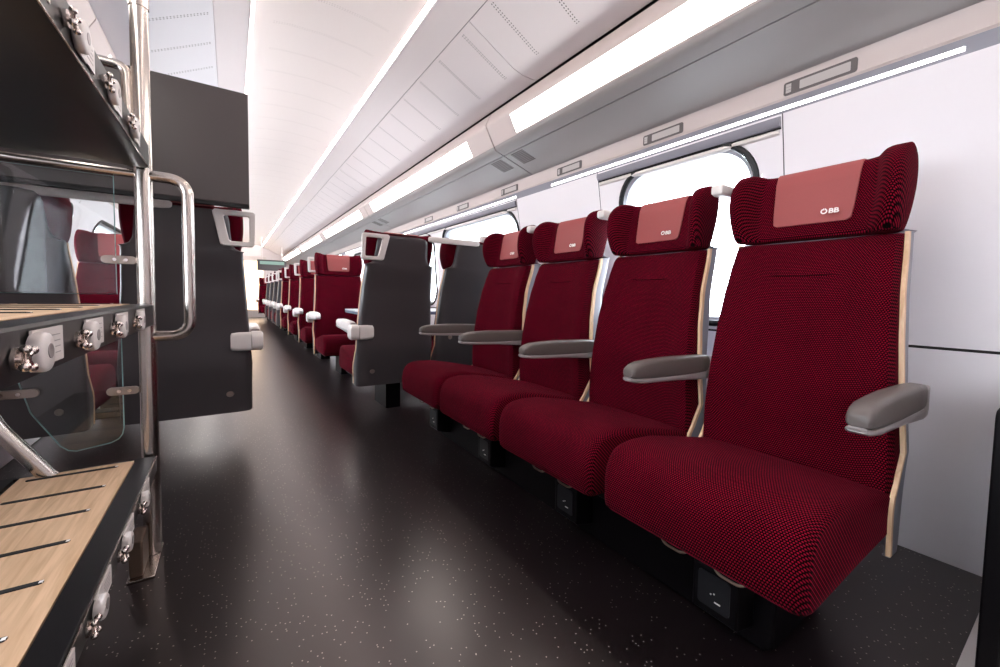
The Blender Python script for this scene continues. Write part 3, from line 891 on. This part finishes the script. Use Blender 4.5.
shs = [shelf(.286, .333, True), shelf(.741, .806, True), shelf(1.214, 1.285, False)]
# bright lower edge line of the shelves
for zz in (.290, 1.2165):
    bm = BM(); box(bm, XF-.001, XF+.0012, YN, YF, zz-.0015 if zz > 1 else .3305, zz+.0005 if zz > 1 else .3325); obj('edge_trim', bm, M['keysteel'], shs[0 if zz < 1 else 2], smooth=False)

def lock(ye, z0, z1, par):
    """white strap lock: steel wing key, white roller housing, pale instruction plate; ye = far end of the plate"""
    zc, h = (z0+z1)/2, (z1-z0)
    x = XF+.0015
    hh = min(h*.80, .047)
    bm = BM(); prism(bm, [(ye-.105, zc-hh*.50), (ye-.055, zc-hh*.52), (ye-.045, zc-hh*.44), (ye, zc-hh*.44), (ye, zc+hh*.54), (ye-.105, zc+hh*.54)], 'x', x, x+.0025)
    pl = obj('instruction_plate', bm, M['white_plastic'], par, smooth=False)
    bm = BM()
    for q in range(4): box(bm, x+.0025, x+.0029, ye-.055+.002*q, ye-.012, zc+hh*(.30-.17*q), zc+hh*(.30-.17*q)+.0012)
    obj('small_print', bm, M['arm_rail'], pl, smooth=False)
    bm = BM(); rings = []
    for dx, k in ((0, .94), (.003, 1.0), (.010, 1.0), (.0125, .96), (.014, .86)):
        rings.append([(x+dx, ye-.096+py, zc-.001+pz) for py, pz in rrect(0, 0, .046*k, hh*1.02*k, .0205*k, 5)])
    loft(bm, rings); ho = obj('lock_housing', bm, M['white_plastic'], par)
    bm = BM(); cyl(bm, (x+.014, ye-.092, zc), .009, .0008, 'x', 20); obj('lock_badge', bm, M['arm_rail'], ho)
    bm = BM(); cyl(bm, (x, ye-.146, zc-.002), .0125, .004, 'x', 22); obj('key_collar', bm, M['keysteel'], par)
    bm = BM(); cyl(bm, (x+.004, ye-.146, zc-.002), .0045, .008, 'x', 14)
    for a in (35, 125, 215, 305):
        ca, sa = math.cos(math.radians(a)), math.sin(math.radians(a))
        tube(bm, [(x+.009, ye-.146+ca*.003, zc-.002+sa*.003), (x+.010, ye-.146+ca*.008, zc-.002+sa*.008), (x+.011, ye-.146+ca*.012, zc-.002+sa*.012)], .0032, 10)
        bmesh.ops.create_uvsphere(bm, u_segments=12, v_segments=8, radius=.0052, matrix=Matrix.Translation((x+.011, ye-.146+ca*.0135, zc-.002+sa*.0135)))
    obj('wing_key', bm, M['keysteel'], par)
for sh, (z0, z1) in zip(shs, ((.286, .333), (.741, .806), (1.214, 1.285))):
    for ye in (.805, 1.02, 1.235, 1.45): lock(ye, z0, z1, sh)

# glass wind screens at the far end of the rack, held by steel clamps
def glass(poly, name='glass_panel'):
    bm = BM(); prism(bm, poly, 'y', 1.655, 1.663); g_ = obj(name, bm, M['screen_glass'], rk, smooth=False)
    bm = BM(); tube(bm, [(x, 1.659, z) for x, z in poly], .0017, 6, closed=True); obj('glass_edge', bm, M['glass_edge'], g_)
glass([(-.60, 1.185)] + [(-.60, .835), (-.287, .835), (-.287, 1.185)])
lowp = [(-.500, .720), (-.500, .62), (-.492, .58)] + [tuple((Vector(p)).to_tuple()) for p in []] + [(-.474, .50), (-.468, .487), (-.417, .392), (-.402, .377), (-.385, .372), (-.310, .383), (-.293, .392), (-.284, .405), (-.280, .425), (-.280, .720)]
glass(lowp)
for x0, x1, z in ((-.318, -.238, .938), (-.315, -.240, .541), (-.555, -.452, .556)):
    bm = BM(); dr = 1 if x0 > -.5 else -1
    pts = [(px, pz) for px, pz in rrect((x0+x1)/2, z, x1-x0, .024, .0115, 6)]
    prism(bm, pts, 'y', 1.645, 1.654); c_ = obj('glass_clamp', bm, M['bolt'], rk, bevel=.001)
    for q in (.3, .62):
        xx = (x1-(x1-x0)*q) if dr > 0 else (x0+(x1-x0)*q)
        bm = BM(); cyl(bm, (xx, 1.6455, z), .0062, -.003, 'y', 14, .005); obj('clamp_screw', bm, M['keysteel'], c_)

# ------------------------------------------------------------------ near right: dark low partition and pale threshold plate
t = thing('low_partition', 'black low partition panel at the right edge of the picture', 'partition', (0, 0, 0))
bm = BM(); loft(bm, [[(x, y, z) for x, z in rrect(1.61, .327, .66, .622, .022, 5)] for y in (.085, .117)]); obj('partition_board', bm, M['black'], t, bevel=.004)
bm = BM(); box(bm, 1.35, 1.90, .088, .114, 0, .02); obj('floor_rail', bm, M['black'], t, smooth=False)
bm = BM(); box(bm, 1.0, 1.94, -.6, .155, .0, .006); struct('trim_60', bm, M['dark_floor_plate'], smooth=False)

# wall bolt beside the nearest seat
bm = BM(); cyl(bm, (1.944, .352, .545), .009, -.012, 'x', 16); tag(obj('wall_knob', bm, M['black']), 'small black knob on the white wall beside the nearest seat', 'knob')

# far end: passenger information screen and warm vestibule things
t = thing('information_screen', 'hanging passenger information screen far down the aisle', 'screen', (.98, 13.2, 1.62))
bm = BM(); box(bm, -.36, .36, -.03, .03, -.17, .13); obj('screen_case', bm, M['shell'], t, bevel=.01)
bm = BM(); box(bm, -.30, .30, -.034, -.03, .0, .09); obj('display_screen', bm, M['info'], t, smooth=False)
for x in (-.25, .25):
    bm = BM(); cyl(bm, (x, 0, .13), .012, .62 if x < 0 else .55, 'z', 10); obj('hanger_rod', bm, M['white_plastic'], t)

# ------------------------------------------------------------------ camera, light, view
F = 405.; yaw = math.radians(33.6); pitch = math.atan(21/405.); roll = math.radians(1.03)
fw = Vector((math.sin(yaw)*math.cos(pitch), math.cos(yaw)*math.cos(pitch), -math.sin(pitch)))
r0 = Vector((math.cos(yaw), -math.sin(yaw), 0)); u0 = r0.cross(fw)
r = r0*math.cos(roll) + u0*math.sin(roll); u = -r0*math.sin(roll) + u0*math.cos(roll)
cam = bpy.data.cameras.new('camera'); co = bpy.data.objects.new('camera', cam); C.objects.link(co)
mw = Matrix((r, u, -fw)).transposed().to_4x4(); mw.translation = Vector((0, 0, .85)); co.matrix_world = mw
cam.sensor_width = 36; cam.sensor_fit = 'HORIZONTAL'; cam.lens = F/1000*36
cam.shift_y = -(333.5-317)/1000; cam.clip_start = .02
sc.camera = co

w = bpy.data.worlds.new('daylight'); sc.world = w; w.use_nodes = True
bg = w.node_tree.nodes['Background']; bg.inputs[0].default_value = (.90, .95, 1., 1); bg.inputs[1].default_value = 8.0

vs = sc.view_settings; vs.view_transform = 'Standard'; vs.look = 'None'; vs.exposure = .78; vs.gamma = 1; vs.use_curve_mapping = False
cy = sc.cycles; cy.use_denoising = True
try: cy.denoiser = 'OPENIMAGEDENOISE'
except Exception: pass
cy.max_bounces = 9; cy.diffuse_bounces = 5; cy.glossy_bounces = 4; cy.transparent_max_bounces = 16
cy.sample_clamp_indirect = 6; cy.caustics_reflective = False; cy.caustics_refractive = False
